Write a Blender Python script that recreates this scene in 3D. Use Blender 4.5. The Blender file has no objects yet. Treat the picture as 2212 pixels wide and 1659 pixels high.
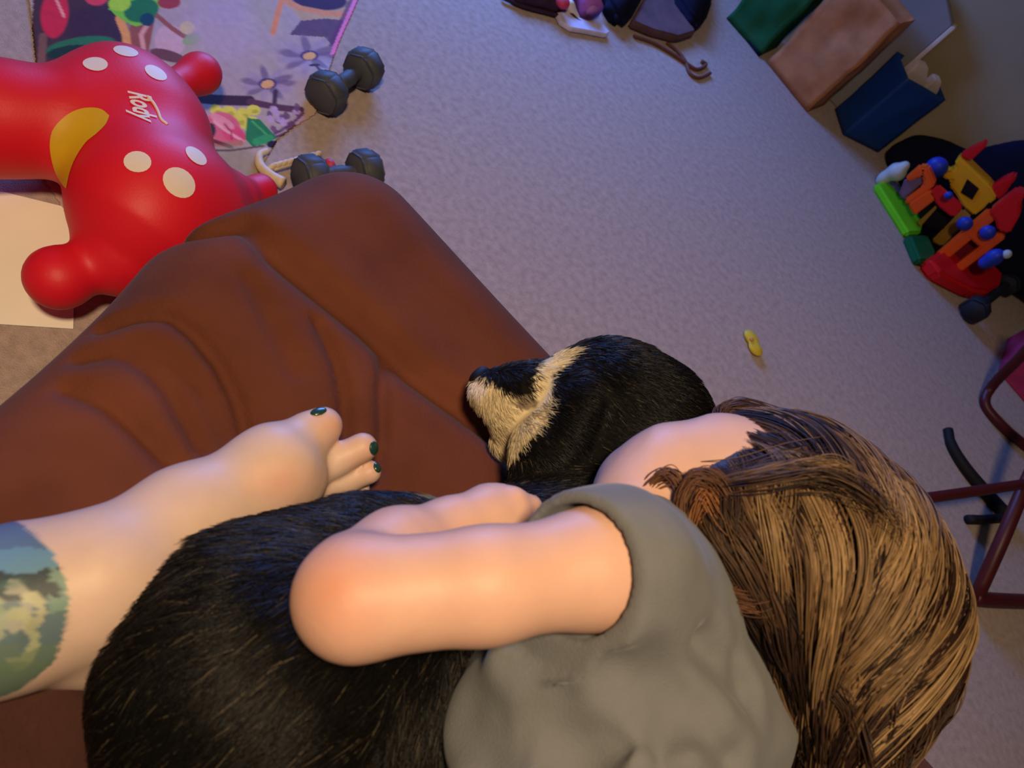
import bpy, bmesh, math, random
import numpy as np
from mathutils import Vector, Matrix
from mathutils.bvhtree import BVHTree

# ------------------------------------------------------------------ camera
SC = bpy.context.scene
COL = SC.collection
R = np.random.default_rng(7)
random.seed(7)
PITCH, ROLL, FPX, CH = math.radians(50), math.radians(47), 1660.0, 1.15
CF = np.array([0, math.cos(PITCH), -math.sin(PITCH)])
_u = np.array([0, math.sin(PITCH), math.cos(PITCH)]); _r = np.array([1., 0, 0])
CX = math.sin(ROLL)*_u + math.cos(ROLL)*_r
CY = math.cos(ROLL)*_u - math.sin(ROLL)*_r
CC = np.array([0, 0, CH])
cam = bpy.data.cameras.new('camera'); cam.sensor_width = 36; cam.lens = FPX/2212*36
cam.clip_start = 0.05
camo = bpy.data.objects.new('camera', cam); COL.objects.link(camo)
camo.matrix_world = Matrix(((CX[0], CY[0], -CF[0], 0), (CX[1], CY[1], -CF[1], 0), (CX[2], CY[2], -CF[2], CH), (0, 0, 0, 1)))
cam.dof.use_dof = True; cam.dof.focus_distance = 0.95; cam.dof.aperture_fstop = 7.5
SC.camera = camo
# ------------------------------------------------------------------ world, lights, exposure
w = bpy.data.worlds.new('world'); SC.world = w; w.use_nodes = True
w.node_tree.nodes['Background'].inputs[0].default_value = (0.55, 0.50, 0.62, 1)
w.node_tree.nodes['Background'].inputs[1].default_value = 0.05
def lamp(name, kind, loc, power, col, size=0.2, size_y=None, aim=None):
    l = bpy.data.lights.new(name, kind); l.energy = power; l.color = col
    if kind == 'AREA':
        l.shape = 'RECTANGLE'; l.size = size; l.size_y = size_y or size
    else: l.shadow_soft_size = size
    o = bpy.data.objects.new(name, l); COL.objects.link(o); o.location = loc
    if aim is not None: o.rotation_euler = (Vector(aim)-Vector(loc)).to_track_quat('-Z', 'Y').to_euler()
    return o
wl = lamp('warm_lamp', 'SPOT', (-0.10, -0.30, 2.30), 160, (1.0, 0.73, 0.44), 0.13, None, (0.05, 0.30, 0))
wl.data.spot_size = math.radians(118); wl.data.spot_blend = 1.0
lamp('television_light', 'AREA', (-1.75, 2.35, 0.85), 60, (0.12, 0.30, 1.0), 1.1, 0.62, (0, 0.9, 0.2))
VS = SC.view_settings; VS.view_transform = 'Standard'; VS.look = 'None'; VS.exposure = 0.0; VS.gamma = 1; VS.use_curve_mapping = False

# ------------------------------------------------------------------ coordinates
def ray(px, py): return CF + CX*(px-1106)/FPX - CY*(py-829.5)/FPX
def P(px, py, z=0.0): d = ray(px, py); return CC + d*(z-CH)/d[2]       # point on the level z
def V(px, py, y): d = ray(px, py); return CC + d*(y/d[1])              # point on the upright plane y
def D(px, py, t): return CC + ray(px, py)*t                            # point at a distance along the view axis
def proj(W):
    v = np.asarray(W)-CC; z = v@CF
    return np.stack([1106+FPX*(v@CX)/z, 829.5-FPX*(v@CY)/z], -1)
def lin(c):
    c = np.asarray(c, float)/255
    return np.where(c <= .04045, c/12.92, ((c+.055)/1.055)**2.4)

# ------------------------------------------------------------------ object helpers
def tag(o, label=None, cat=None, group=None, kind=None):
    if label: o['label'] = label
    if cat: o['category'] = cat
    if group: o['group'] = group
    if kind: o['kind'] = kind
    return o
def empty(name, loc, label, cat, group=None):
    o = bpy.data.objects.new(name, None); COL.objects.link(o); o.location = tuple(loc); o.empty_display_size = .05
    return tag(o, label, cat, group)
def link(name, me, mat, parent=None, smooth=True):
    o = bpy.data.objects.new(name, me); COL.objects.link(o)
    if mat: me.materials.append(mat)
    if smooth:
        me.polygons.foreach_set('use_smooth', np.ones(len(me.polygons), bool))
    if parent:
        o.parent = parent
        o.matrix_parent_inverse = Matrix.Translation(-parent.location)
    return o
def mesh_np(name, verts, faces, cols=None):
    """faces: (n,4) or (n,3) int array"""
    verts = np.asarray(verts, np.float32); faces = np.asarray(faces, np.int32)
    me = bpy.data.meshes.new(name); n, k = faces.shape
    me.vertices.add(len(verts)); me.vertices.foreach_set('co', verts.ravel())
    me.loops.add(n*k); me.loops.foreach_set('vertex_index', faces.ravel())
    me.polygons.add(n); me.polygons.foreach_set('loop_start', np.arange(0, n*k, k, dtype=np.int32))
    me.polygons.foreach_set('loop_total', np.full(n, k, np.int32))
    if cols is not None:
        a = me.color_attributes.new('tint', 'FLOAT_COLOR', 'POINT')
        c = np.ones((len(verts), 4), np.float32); c[:, :3] = cols
        a.data.foreach_set('color', c.ravel())
    me.update(calc_edges=True); me.validate()
    return me

# ------------------------------------------------------------------ materials
def mat(name, col, rough=.7, var=.12, scale=30, bump=0., bscale=120, spec=.3, attr=False, sheen=0., sss=0., stretch=None, metal=0., coat=0.):
    m = bpy.data.materials.new(name); m.use_nodes = True; nt = m.node_tree; N = nt.nodes; L = nt.links
    b = N['Principled BSDF']; b.inputs['Roughness'].default_value = rough
    b.inputs['Specular IOR Level'].default_value = spec; b.inputs['Metallic'].default_value = metal
    b.inputs['Coat Weight'].default_value = coat
    if sheen:
        b.inputs['Sheen Weight'].default_value = sheen; b.inputs['Sheen Roughness'].default_value = .4
    if sss:
        b.inputs['Subsurface Weight'].default_value = sss; b.inputs['Subsurface Radius'].default_value = (.010, .004, .002)
        b.inputs['Subsurface Scale'].default_value = 1.0
    tc = N.new('ShaderNodeTexCoord'); src = tc.outputs['Object']
    if stretch:
        mp = N.new('ShaderNodeMapping'); mp.inputs['Scale'].default_value = stretch; L.new(src, mp.inputs[0]); src = mp.outputs[0]
    no = N.new('ShaderNodeTexNoise'); no.inputs['Scale'].default_value = scale; no.inputs['Detail'].default_value = 5
    L.new(src, no.inputs['Vector'])
    mx = N.new('ShaderNodeMix'); mx.data_type = 'RGBA'; mx.blend_type = 'MULTIPLY'; mx.inputs['Factor'].default_value = 1
    if attr:
        at = N.new('ShaderNodeAttribute'); at.attribute_name = 'tint'; L.new(at.outputs['Color'], mx.inputs['A'])
    else:
        mx.inputs['A'].default_value = (*lin(col), 1)
    rp = N.new('ShaderNodeMapRange'); rp.inputs['From Min'].default_value = .3; rp.inputs['From Max'].default_value = .7
    rp.inputs['To Min'].default_value = 1-var; rp.inputs['To Max'].default_value = 1+var
    L.new(no.outputs['Fac'], rp.inputs['Value']); L.new(rp.outputs[0], mx.inputs['B'])
    L.new(mx.outputs['Result'], b.inputs['Base Color'])
    if bump:
        n2 = N.new('ShaderNodeTexNoise'); n2.inputs['Scale'].default_value = bscale; n2.inputs['Detail'].default_value = 6
        L.new(src, n2.inputs['Vector'])
        bp = N.new('ShaderNodeBump'); bp.inputs['Strength'].default_value = bump; bp.inputs['Distance'].default_value = .004
        L.new(n2.outputs['Fac'], bp.inputs['Height']); L.new(bp.outputs[0], b.inputs['Normal'])
    return m

# ------------------------------------------------------------------ implicit surfaces
def cap(p0, p1, r0, r1):
    p0 = np.asarray(p0, np.float32); p1 = np.asarray(p1, np.float32)
    d = p1-p0; L2 = float(d@d)+1e-12
    def f(X):
        q = X-p0; t = np.clip((q@d)/L2, 0, 1)
        return np.sqrt(((q-t[..., None]*d)**2).sum(-1)) - (r0+(r1-r0)*t)
    f.lo = np.minimum(p0-r0, p1-r1); f.hi = np.maximum(p0+r0, p1+r1)
    return f
def ell(c, rad, ax=None):
    """ax: rows = local axes in the world"""
    c = np.asarray(c, np.float32); rad = np.asarray(rad, np.float32)
    A = np.eye(3) if ax is None else np.array([a/np.linalg.norm(a) for a in np.asarray(ax, float)])
    A = A.astype(np.float32)
    def f(X):
        q = (X-c)@A.T
        k0 = np.sqrt(((q/rad)**2).sum(-1)); k1 = np.sqrt(((q/rad**2)**2).sum(-1))+1e-9
        return k0*(k0-1)/k1
    m = rad.max(); f.lo = c-m; f.hi = c+m
    return f
def smin(a, b, k):
    h = np.clip(.5+.5*(b-a)/k, 0, 1)
    return b+(a-b)*h-k*h*(1-h)
def smax(a, b, k): return -smin(-a, -b, k)
def union(prims, k):
    def f(X):
        d = prims[0](X)
        for p in prims[1:]:
            d = smin(d, p(X), k)
        return d
    f.lo = np.min([p.lo for p in prims], 0); f.hi = np.max([p.hi for p in prims], 0)
    return f
def chain(pts, k=.02):
    """pts: (point, radius) list"""
    return union([cap(a[0], b[0], a[1], b[1]) for a, b in zip(pts[:-1], pts[1:])], k)
def poly_dist(X, pts):
    best = None
    for a, b in zip(pts[:-1], pts[1:]):
        d = b-a; L2 = float(d@d)+1e-12; q = X-a; t = np.clip((q@d)/L2, 0, 1)
        e = ((q-t[..., None]*d)**2).sum(-1)
        best = e if best is None else np.minimum(best, e)
    return np.sqrt(best)
def nets(f, h, lo=None, hi=None):
    lo = np.array(f.lo if lo is None else lo, float)-2.5*h; hi = np.array(f.hi if hi is None else hi, float)+2.5*h
    n = np.ceil((hi-lo)/h).astype(int)+1
    ax = [np.float32(lo[i])+np.float32(h)*np.arange(n[i], dtype=np.float32) for i in range(3)]
    F = np.empty(n, np.float32)
    st = max(1, int(1.5e6//(n[1]*n[2])))
    for i in range(0, n[0], st):
        G = np.stack(np.meshgrid(ax[0][i:i+st], ax[1], ax[2], indexing='ij'), -1)
        F[i:i+st] = f(G)
    S = F < 0
    m = n-1
    cnt = np.zeros(m, np.uint8)
    acc = np.zeros((*m, 3), np.float32)
    offs = [(i, j, k) for i in (0, 1) for j in (0, 1) for k in (0, 1)]
    def sub(A, o): return A[o[0]:o[0]+m[0], o[1]:o[1]+m[1], o[2]:o[2]+m[2]]
    act = np.zeros(m, bool); s0 = sub(S, (0, 0, 0))
    for o in offs[1:]: act |= sub(S, o) != s0
    ids = np.argwhere(act)
    Vs = np.zeros((len(ids), 3)); C = np.zeros(len(ids))
    for a in offs:
        for d in range(3):
            if a[d]: continue
            b = list(a); b[d] = 1
            ia = ids+np.array(a); ib = ids+np.array(b)
            fa = F[ia[:, 0], ia[:, 1], ia[:, 2]]; fb = F[ib[:, 0], ib[:, 1], ib[:, 2]]
            c = (fa < 0) != (fb < 0)
            t = np.where(c, fa/np.where(c, fa-fb, 1), 0)
            pt = np.array(a)+t[:, None]*(np.array(b)-np.array(a))
            Vs += pt*c[:, None]; C += c
    verts = lo+h*(ids+Vs/C[:, None])
    idx = np.full(m, -1, np.int32); idx[ids[:, 0], ids[:, 1], ids[:, 2]] = np.arange(len(ids))
    faces = []
    for d in range(3):
        e, g = [(1, 2), (2, 0), (0, 1)][d]
        sl0 = [slice(None)]*3; sl1 = [slice(None)]*3; sl0[d] = slice(0, -1); sl1[d] = slice(1, None)
        A = S[tuple(sl0)]; B = S[tuple(sl1)]
        q = np.argwhere(A != B)
        q = q[(q[:, e] > 0) & (q[:, g] > 0) & (q[:, e] < m[e]) & (q[:, g] < m[g])]
        flip = ~A[q[:, 0], q[:, 1], q[:, 2]]
        def at(de, dg):
            r = q.copy(); r[:, e] -= de; r[:, g] -= dg
            return idx[r[:, 0], r[:, 1], r[:, 2]]
        fc = np.stack([at(0, 0), at(1, 0), at(1, 1), at(0, 1)], 1)
        fc[flip] = fc[flip][:, ::-1]
        faces.append(fc)
    faces = np.concatenate(faces)
    return verts, faces
def solid(name, f, h, m, parent=None, colour=None, lo=None, hi=None):
    v, fc = nets(f, h, lo, hi)
    return link(name, mesh_np(name, v, fc, None if colour is None else colour(v)), m, parent)
def grad(f, X, e=.002):
    g = np.stack([f(X+np.eye(3)[i]*e)-f(X-np.eye(3)[i]*e) for i in range(3)], -1)
    return g/(np.linalg.norm(g, axis=-1, keepdims=True)+1e-9)
def wob(X, s, seed=0):
    """cheap smooth pseudo noise in -1..1"""
    r = np.random.default_rng(seed); o = 0
    for k in range(6):
        d = r.normal(size=3); d *= s*(1+.5*k)/np.linalg.norm(d)
        o = o+np.sin(X@d+r.uniform(0, 6.28))/(1+.4*k)
    return o/3

# ------------------------------------------------------------------ polygon / tube helpers
def prism(name, pts, off, m, parent=None, bev=.004, seg=2):
    """closed polygon of world points swept by the vector off"""
    bm = bmesh.new()
    a = [bm.verts.new(tuple(p)) for p in pts]; b = [bm.verts.new(tuple(np.asarray(p)+off)) for p in pts]
    bm.faces.new(a); bm.faces.new(b[::-1])
    n = len(pts)
    for i in range(n): bm.faces.new((a[i], b[i], b[(i+1) % n], a[(i+1) % n]))
    bmesh.ops.recalc_face_normals(bm, faces=bm.faces[:])
    if bev: bmesh.ops.bevel(bm, geom=bm.edges[:], offset=bev, segments=seg, affect='EDGES', clamp_overlap=True)
    me = bpy.data.meshes.new(name); bm.to_mesh(me); bm.free()
    return link(name, me, m, parent, smooth=False)
def catmull(pts, n):
    p = np.asarray(pts, float); p = np.vstack([2*p[0]-p[1], p, 2*p[-1]-p[-2]])
    k = len(p)-3; t = np.linspace(0, k-1e-6, n); i = t.astype(int); u = (t-i)[:, None]
    a, b, c, d = p[i], p[i+1], p[i+2], p[i+3]
    return .5*((2*b)+(-a+c)*u+(2*a-5*b+4*c-d)*u**2+(-a+3*b-3*c+d)*u**3)
def tube(name, pts, r, m, parent=None, n=24, k=10, straight=False):
    c = np.asarray(pts, float) if straight else catmull(pts, n)
    n = len(c); t = np.gradient(c, axis=0); t /= np.linalg.norm(t, axis=1)[:, None]
    up = np.array([.13, .21, .97]); a = np.cross(t, up); a /= np.linalg.norm(a, axis=1)[:, None]; b = np.cross(t, a)
    th = np.arange(k)*2*math.pi/k
    rr = np.broadcast_to(np.asarray(r, float), (n,))
    ring = c[:, None]+rr[:, None, None]*(np.cos(th)[None, :, None]*a[:, None]+np.sin(th)[None, :, None]*b[:, None])
    v = ring.reshape(-1, 3)
    f = [[i*k+j, i*k+(j+1) % k, (i+1)*k+(j+1) % k, (i+1)*k+j] for i in range(n-1) for j in range(k)]
    v = np.vstack([v, c[0], c[-1]]); e = len(v)-2
    me = bpy.data.meshes.new(name)
    tris = [[e, (j+1) % k, j] for j in range(k)]+[[e+1, (n-1)*k+j, (n-1)*k+(j+1) % k] for j in range(k)]
    me.from_pydata([tuple(x) for x in v], [], f+tris); me.update()
    return link(name, me, m, parent)
def rows(name, A, B, m, parent, n=24, k=6, fit=None):
    """sheet between two polylines; fit maps each point onto a surface"""
    a = catmull(A, n); b = catmull(B, n)
    g = np.stack([a+(b-a)*t for t in np.linspace(0, 1, k)], 1).reshape(-1, A[0].shape[0] if hasattr(A[0], 'shape') else len(A[0]))
    g = fit(g)
    f = np.array([[i*k+j, (i+1)*k+j, (i+1)*k+j+1, i*k+j+1] for i in range(n-1) for j in range(k-1)])
    return link(name, mesh_np(name, g, f), m, parent)
def strands(name, pts, rad, cols, m, parent):
    """pts (N,K,3), rad (N,K), cols (N,3): thin three-sided hairs in one mesh"""
    N, K, _ = pts.shape
    t = np.gradient(pts, axis=1); t /= np.linalg.norm(t, axis=2, keepdims=True)+1e-9
    up = R.normal(size=(N, 1, 3)); a = np.cross(t, up); a /= np.linalg.norm(a, axis=2, keepdims=True)+1e-9; b = np.cross(t, a)
    th = np.arange(3)*2*math.pi/3
    v = pts[:, :, None]+rad[:, :, None, None]*(np.cos(th)[None, None, :, None]*a[:, :, None]+np.sin(th)[None, None, :, None]*b[:, :, None])
    v = v.reshape(-1, 3)
    base = (np.arange(N)*K*3)[:, None, None]+(np.arange(K-1)*3)[None, :, None]
    j = np.arange(3)[None, None, :]; j2 = (j+1) % 3
    f = np.stack([base+j, base+j2, base+3+j2, base+3+j], -1).reshape(-1, 4)
    c = np.repeat(cols, K*3, axis=0)
    return link(name, mesh_np(name, v, f, c), m, parent)
def inside(q, poly):
    poly = np.asarray(poly, float); x, y = q[:, 0], q[:, 1]; r = np.zeros(len(q), bool); j = len(poly)-1
    for i in range(len(poly)):
        xi, yi = poly[i]; xj, yj = poly[j]
        c = ((yi > y) != (yj > y)) & (x < (xj-xi)*(y-yi)/((yj-yi) if yj != yi else 1e-9)+xi)
        r ^= c; j = i
    return r
# ================================================================== the room
M_carpet = mat('carpet', (184, 162, 156), .95, .16, 60, .9, 420, .1, sheen=.25)
nt = M_carpet.node_tree
def plane(name, pts, m):
    me = bpy.data.meshes.new(name); me.from_pydata([tuple(p) for p in pts], [], [tuple(range(len(pts)))]); me.update()
    return tag(link(name, me, m, smooth=False), kind='structure')
plane('floor', [(-3.2, -2.2, 0), (3.4, -2.2, 0), (3.4, 3.06, 0), (-3.2, 3.06, 0)], M_carpet)
M_wall = mat('wall_paint', (176, 162, 134), .9, .05, 8, .15, 200, .2)
prism('wall_back', [(-3.2, 3.06, 0), (3.4, 3.06, 0), (3.4, 3.06, 2.5), (-3.2, 3.06, 2.5)], np.array([0, .1, 0]), M_wall, bev=0)['kind'] = 'structure'
# ================================================================== brown sofa
M_sofa = mat('brown_microfibre', (94, 51, 36), .85, .22, 9, .25, 300, .12, sheen=.04)
SZ = .50
cr_main = np.array([P(x, y, SZ) for x, y in ((380, 430), (450, 448), (540, 455), (600, 540), (700, 620), (800, 700), (900, 800), (1000, 870), (1110, 950))])
cr = [
  (cr_main, .015, .017),
  ([(230, 660), (310, 655), (370, 665), (430, 715), (480, 780), (515, 850), (540, 940), (545, 1000)], .009, .0075),
  ([(175, 740), (250, 740), (320, 780), (370, 830), (400, 890), (440, 960)], .007, .009),
  ([(150, 820), (230, 860), (300, 920), (380, 1000)], .007, .010),
  ([(540, 600), (570, 660), (610, 740), (640, 800)], .004, .010),
  ([(690, 690), (730, 780), (745, 850), (750, 930)], .008, .008),
  ([(835, 780), (828, 850), (830, 940), (815, 1010)], .008, .008),
  ([(300, 730), (380, 770), (440, 830), (490, 940)], .005, .009),
]
cr = [(np.array([P(*q, SZ) for q in p]) if not isinstance(p, np.ndarray) else p, a, wd) for p, a, wd in cr]
def sofa_f(X):
    x, y, z = X[..., 0], X[..., 1], X[..., 2]
    xs = x - .105*np.clip(.42-y, 0, 1) + .042*np.clip((y-.14)/.25, 0, 1)*np.clip((.3-x)/.5, 0, 1)   # the side runs inwards towards the sitter
    hx, hy, hz = .625, .72, .27
    cx, cy, cz = .31, -.045, .225
    r = .095
    # plan rounding then edge rounding
    qx = np.abs(xs-cx)-hx+.10; qy = np.abs(y-cy)-hy+.10
    d2 = np.sqrt(np.maximum(qx, 0)**2+np.maximum(qy, 0)**2)+np.minimum(np.maximum(qx, qy), 0)-.10
    a = d2+r; b = np.abs(z-cz)-hz+r
    d = np.sqrt(np.maximum(a, 0)**2+np.maximum(b, 0)**2)+np.minimum(np.maximum(a, b), 0)-r
    d = d - .006*np.cos((y-.40)*math.pi/.16)*np.exp(-((y-.42)/.2)**2) - .003*wob(X, 14, 3)
    for pts, amp, wd in cr:
        q = poly_dist(X[..., :2], pts[:, :2])
        top = np.clip((z-.30)/.1, 0, 1)
        d = d + 1.35*amp*np.exp(-(q/wd)**2)*top 
    return d
sofa = empty('sofa', (.3, 0, 0), 'brown suede sofa seat that the dog lies on, creased at its left side', 'sofa')
sofa_f.lo = np.array([-.44, -.05, .02]); sofa_f.hi = np.array([.98, .72, .54])
_v, _f = nets(sofa_f, .006)
keep = _v[:, 1] > -.0
link('seat_cushion', mesh_np('seat_cushion', _v, _f), M_sofa, sofa)
prism('sofa_base', [(-.25, -.75, .03), (.88, -.75, .03), (.88, -.04, .03), (-.25, -.04, .03)], np.array([0, 0, .43]), M_sofa, sofa, .03, 4)
for fx, fy in ((-.2, -.7), (.85, -.7), (-.2, .55), (.85, .55)):
    tube('foot', [(fx, fy, 0), (fx, fy, .04)], .025, M_sofa, sofa, n=2)

M_shade_sheet = mat('dark_shade_brown', (62, 38, 33), .95, .25, 14, .6, 200, .1, sheen=.3)  # dark sheet added over the sofa seat; its colour stands in for shade
def shade_sheet_f(X):
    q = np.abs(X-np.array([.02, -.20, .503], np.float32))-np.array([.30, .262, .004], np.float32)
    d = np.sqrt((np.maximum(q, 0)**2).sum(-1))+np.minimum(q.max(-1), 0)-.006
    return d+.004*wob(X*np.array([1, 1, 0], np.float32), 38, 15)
shade_sheet_f.lo = np.array([-.32, -.50, .48]); shade_sheet_f.hi = np.array([.36, .10, .53])
tag(solid('shade_sheet', shade_sheet_f, .005, M_shade_sheet), 'dark brown sheet added to darken the shaded sofa seat below the tattooed leg', 'dark sheet')

# ================================================================== red hopper toy
M_red = mat('red_vinyl', (218, 24, 44), .5, .05, 5, .06, 260, .35)
M_white = mat('white_print', (235, 215, 195), .5, .03, 20)
M_yellow = mat('yellow_vinyl', (212, 165, 30), .5, .06, 20)
def H(px, py, z): return P(px, py, z)
hp = [
  cap(H(-260, 270, .115), H(-20, 255, .115), .085, .072),
  cap(H(-20, 255, .115), H(160, 270, .115), .072, .085),
  ell(H(262, 232, .10), (.098, .098, .098)),
  ell(H(318, 300, .10), (.10, .10, .10)),
  ell(H(330, 435, .115), (.118, .118, .112)),
  cap(H(300, 500, .11), H(255, 560, .09), .085, .055),
  cap(H(440, 450, .10), H(500, 430, .08), .07, .045),
]
hl = [
  cap(H(370, 190, .10), H(432, 160, .09), .028, .030), ell(H(432, 158, .09), (.033, .036, .033)),
  cap(H(500, 430, .08), H(562, 412, .06), .028, .03),
  cap(H(255, 560, .10), H(170, 585, .085), .032, .032), ell(H(128, 600, .085), (.046, .046, .044)),
  cap(H(-20, 255, .11), H(-60, 120, .06), .03, .035),
]
hop_f = union(hp, .05)
hop_f2 = (lambda X: smin(hop_f(X), union(hl, .02)(X), .014))
hop_f2.lo = np.minimum(hop_f.lo, np.min([q.lo for q in hl], 0)); hop_f2.hi = np.maximum(hop_f.hi, np.max([q.hi for q in hl], 0))
hop = empty('inflatable_hopper', (*H(300, 400, 0)[:2], 0), 'red inflatable ride-on hopper toy with white spots and yellow saddle lying beside the sofa', 'toy')
hv, hf = nets(hop_f2, .006)
_s = max(0, -hv[:, 2].min())
hv[:, 2] = np.where(hv[:, 2] < .002, .002, hv[:, 2])
link('body', mesh_np('body', hv, hf), M_red, hop)
hb = BVHTree.FromPolygons([tuple(v) for v in hv], [tuple(int(i) for i in f) for f in hf])
def cast(px, py, bvh=None, off=.0009):
    d = ray(px, py); d = d/np.linalg.norm(d)
    loc, nor, i, t = (bvh or hb).ray_cast(Vector(CC), Vector(d), 4)
    if loc is None: return None
    return np.array(loc)+np.array(nor)*off, np.array(nor)
def spot(px, py, r, m=M_white, par=hop, bvh=None):
    h = cast(px, py, bvh)
    if h is None: return
    c, n = h; a = np.cross(n, [0, 0, 1.]); a = a/np.linalg.norm(a); b = np.cross(n, a)
    v = [c]; k = 20
    for ring in (.33, .66, 1.):
        for j in range(k):
            th = 2*math.pi*j/k; q = c+r*ring*(math.cos(th)*a+math.sin(th)*b)
            l, nn, i, t = (bvh or hb).ray_cast(Vector(q+n*.03), Vector(-n), .08)
            v.append(np.array(l)+np.array(nn)*.0009 if l else q)
    f = [[0, 1+j, 1+(j+1) % k] for j in range(k)]
    for q in (0, 1): f += [[1+q*k+j, 1+(q+1)*k+j, 1+(q+1)*k+(j+1) % k] for j in range(k)]+[[1+q*k+j, 1+(q+1)*k+(j+1) % k, 1+q*k+(j+1) % k] for j in range(k)]
    return link('spot', mesh_np('spot', v, f), m, par)
for x, y, r in ((206, 138, .0165), (337, 157, .016), (272, 110, .017), (297, 349, .0175), (424, 336, .0165), (388, 394, .0225)):
    spot(x, y, r)
def fit_h(g):
    o = []
    for x, y in g:
        h = cast(x, y)
        o.append(h[0] if h else P(x, y, .1))
    return np.array(o)
rows('saddle', [np.array(p, float) for p in ((236, 250), (218, 236), (190, 233), (160, 240), (133, 258), (112, 285), (108, 320), (116, 360), (128, 388), (138, 402))],
     [np.array(p, float) for p in ((236, 252), (228, 270), (208, 290), (188, 306), (172, 328), (160, 350), (152, 372), (148, 388), (146, 398), (144, 408))], M_yellow, hop, 30, 8, fit_h)
# lettering on the flank
tc_ = bpy.data.curves.new('t', 'FONT'); tc_.body = 'Rody'; tc_.size = 1; tc_.shear = .35; tc_.offset = .03; tc_.resolution_u = 4
to_ = bpy.data.objects.new('t', tc_); COL.objects.link(to_)
bpy.context.view_layer.update()
tm = to_.evaluated_get(bpy.context.evaluated_depsgraph_get()).to_mesh()
bm = bmesh.new(); bm.from_mesh(tm); bmesh.ops.triangulate(bm, faces=bm.faces[:]); bmesh.ops.subdivide_edges(bm, edges=bm.edges[:], cuts=1)
xs = np.array([v.co[:] for v in bm.verts]); w0 = xs[:, 0].max()
for v in bm.verts:
    u = v.co.x/w0; t = v.co.y/.75
    # written downwards on the flank, tops of the letters to the right
    px = 277+u*18+t*50; py = 196+u*66+t*5+u*t*2
    h = cast(px, py, off=.0012); v.co = Vector(h[0])
me = bpy.data.meshes.new('lettering'); bm.to_mesh(me); bm.free()
link('lettering', me, M_white, hop)
bpy.data.objects.remove(to_); bpy.data.curves.remove(tc_)
tube('underline', [cast(x, y, off=.0004)[0] for x, y in ((318, 208), (331, 222), (341, 240), (348, 258), (362, 269))], .0022, M_white, hop, n=14, k=6)

# ================================================================== printed mat
def matz(x, y):
    q = P(712, 195, 0); 
    return .003+.030*np.exp(-(((x-q[0])**2+(y-q[1])**2)/.05**2))
mp = [(800, -60), (775, 0), (735, 90), (705, 170), (682, 248), (640, 272), (602, 300), (585, 330), (560, 372), (560, 470), (400, 520), (200, 560), (60, 330), (78, 150), (60, 0), (40, -80)]
mw = np.array([P(x, y, .003)[:2] for x, y in mp])
lo, hi = mw.min(0), mw.max(0); hstep = .0028
gx = np.arange(lo[0], hi[0], hstep); gy = np.arange(lo[1], hi[1], hstep)
G = np.stack(np.meshgrid(gx, gy, indexing='ij'), -1); ins = inside(G.reshape(-1, 2), mw).reshape(G.shape[:2])
nid = np.arange(ins.size).reshape(ins.shape)
q4 = ins[:-1, :-1] & ins[1:, :-1] & ins[1:, 1:] & ins[:-1, 1:]
fs = np.stack([nid[:-1, :-1][q4], nid[1:, :-1][q4], nid[1:, 1:][q4], nid[:-1, 1:][q4]], 1)
W3 = np.zeros((ins.size, 3)); W3[:, :2] = G.reshape(-1, 2); W3[:, 2] = matz(W3[:, 0], W3[:, 1])
used = np.unique(fs); rm = -np.ones(ins.size, int); rm[used] = np.arange(len(used)); fs = rm[fs]; W3 = W3[used]
W0 = W3.copy(); W0[:, 2] = .003
q = proj(W0)
c = np.tile(lin((180, 152, 138)), (len(q), 1))
def mixc(mask, col, a=1.0):
    global c
    a = (mask*a)[:, None]; c = c*(1-a)+lin(col)*a
n1 = wob(np.c_[q, q[:, 0]*0], .03, 5)
mixc(np.clip(n1*.5+.3, 0, 1), (168, 142, 150), .8)
mixc(np.clip(-n1*.6, 0, 1), (165, 150, 115), .6)
def el(x, y, rx, ry, ang=0, col=(0, 0, 0), a=1, soft=.12):
    dx, dy = q[:, 0]-x, q[:, 1]-y; ca, sa = math.cos(math.radians(ang)), math.sin(math.radians(ang))
    d = np.sqrt(((dx*ca+dy*sa)/rx)**2+((-dx*sa+dy*ca)/ry)**2)
    mixc(np.clip((1-d)/soft+.5, 0, 1), col, a)
def po(pts, col, a=1): mixc(inside(q, pts).astype(float), col, a)
def ln(pts, wd, col, a=1):
    d = poly_dist(q, np.array(pts, float)); mixc(np.clip((wd-d)/2+.5, 0, 1), col, a)
po([(78, -80), (260, -80), (265, 50), (270, 115), (60, 160)], (72, 44, 48))
el(210, 60, 70, 50, 0, (60, 30, 50), .8, .5)
ln([(93, 80), (88, 150)], 9, (120, 80, 70))
el(118, 30, 30, 52, 5, (205, 35, 60)); ln([(122, 0), (138, 35)], 3, (240, 150, 140))
el(208, -8, 26, 20, 0, (215, 60, 75))
el(175, 100, 75, 20, -8, (45, 110, 70)); el(150, 112, 50, 14, -8, (30, 50, 40))
po([(285, 15), (345, 5), (330, 60), (318, 125), (275, 130)], (150, 78, 62))
ln([(258, 40), (272, 75), (276, 110)], 9, (225, 150, 80))
ln([(320, 50), (305, 75), (310, 105)], 5, (215, 150, 135)); el(368, 88, 34, 34, 20, (205, 160, 160)); ln([(335, 30), (370, 60), (400, 80)], 5, (150, 80, 60))
el(362, 120, 40, 12, 15, (110, 60, 60)); el(405, 60, 16, 14, 0, (215, 180, 110)); el(415, 85, 22, 12, -20, (150, 160, 100))
po([(235, 20), (262, -20), (350, -20), (372, 8), (330, 20), (322, 48), (296, 58), (268, 46)], (120, 190, 45))
el(305, 22, 38, 26, -10, (35, 110, 60)); el(318, 42, 16, 14, 0, (25, 60, 75)); el(258, 8, 24, 16, 0, (165, 205, 50))
el(365, 5, 25, 14, 0, (160, 50, 50))
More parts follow.
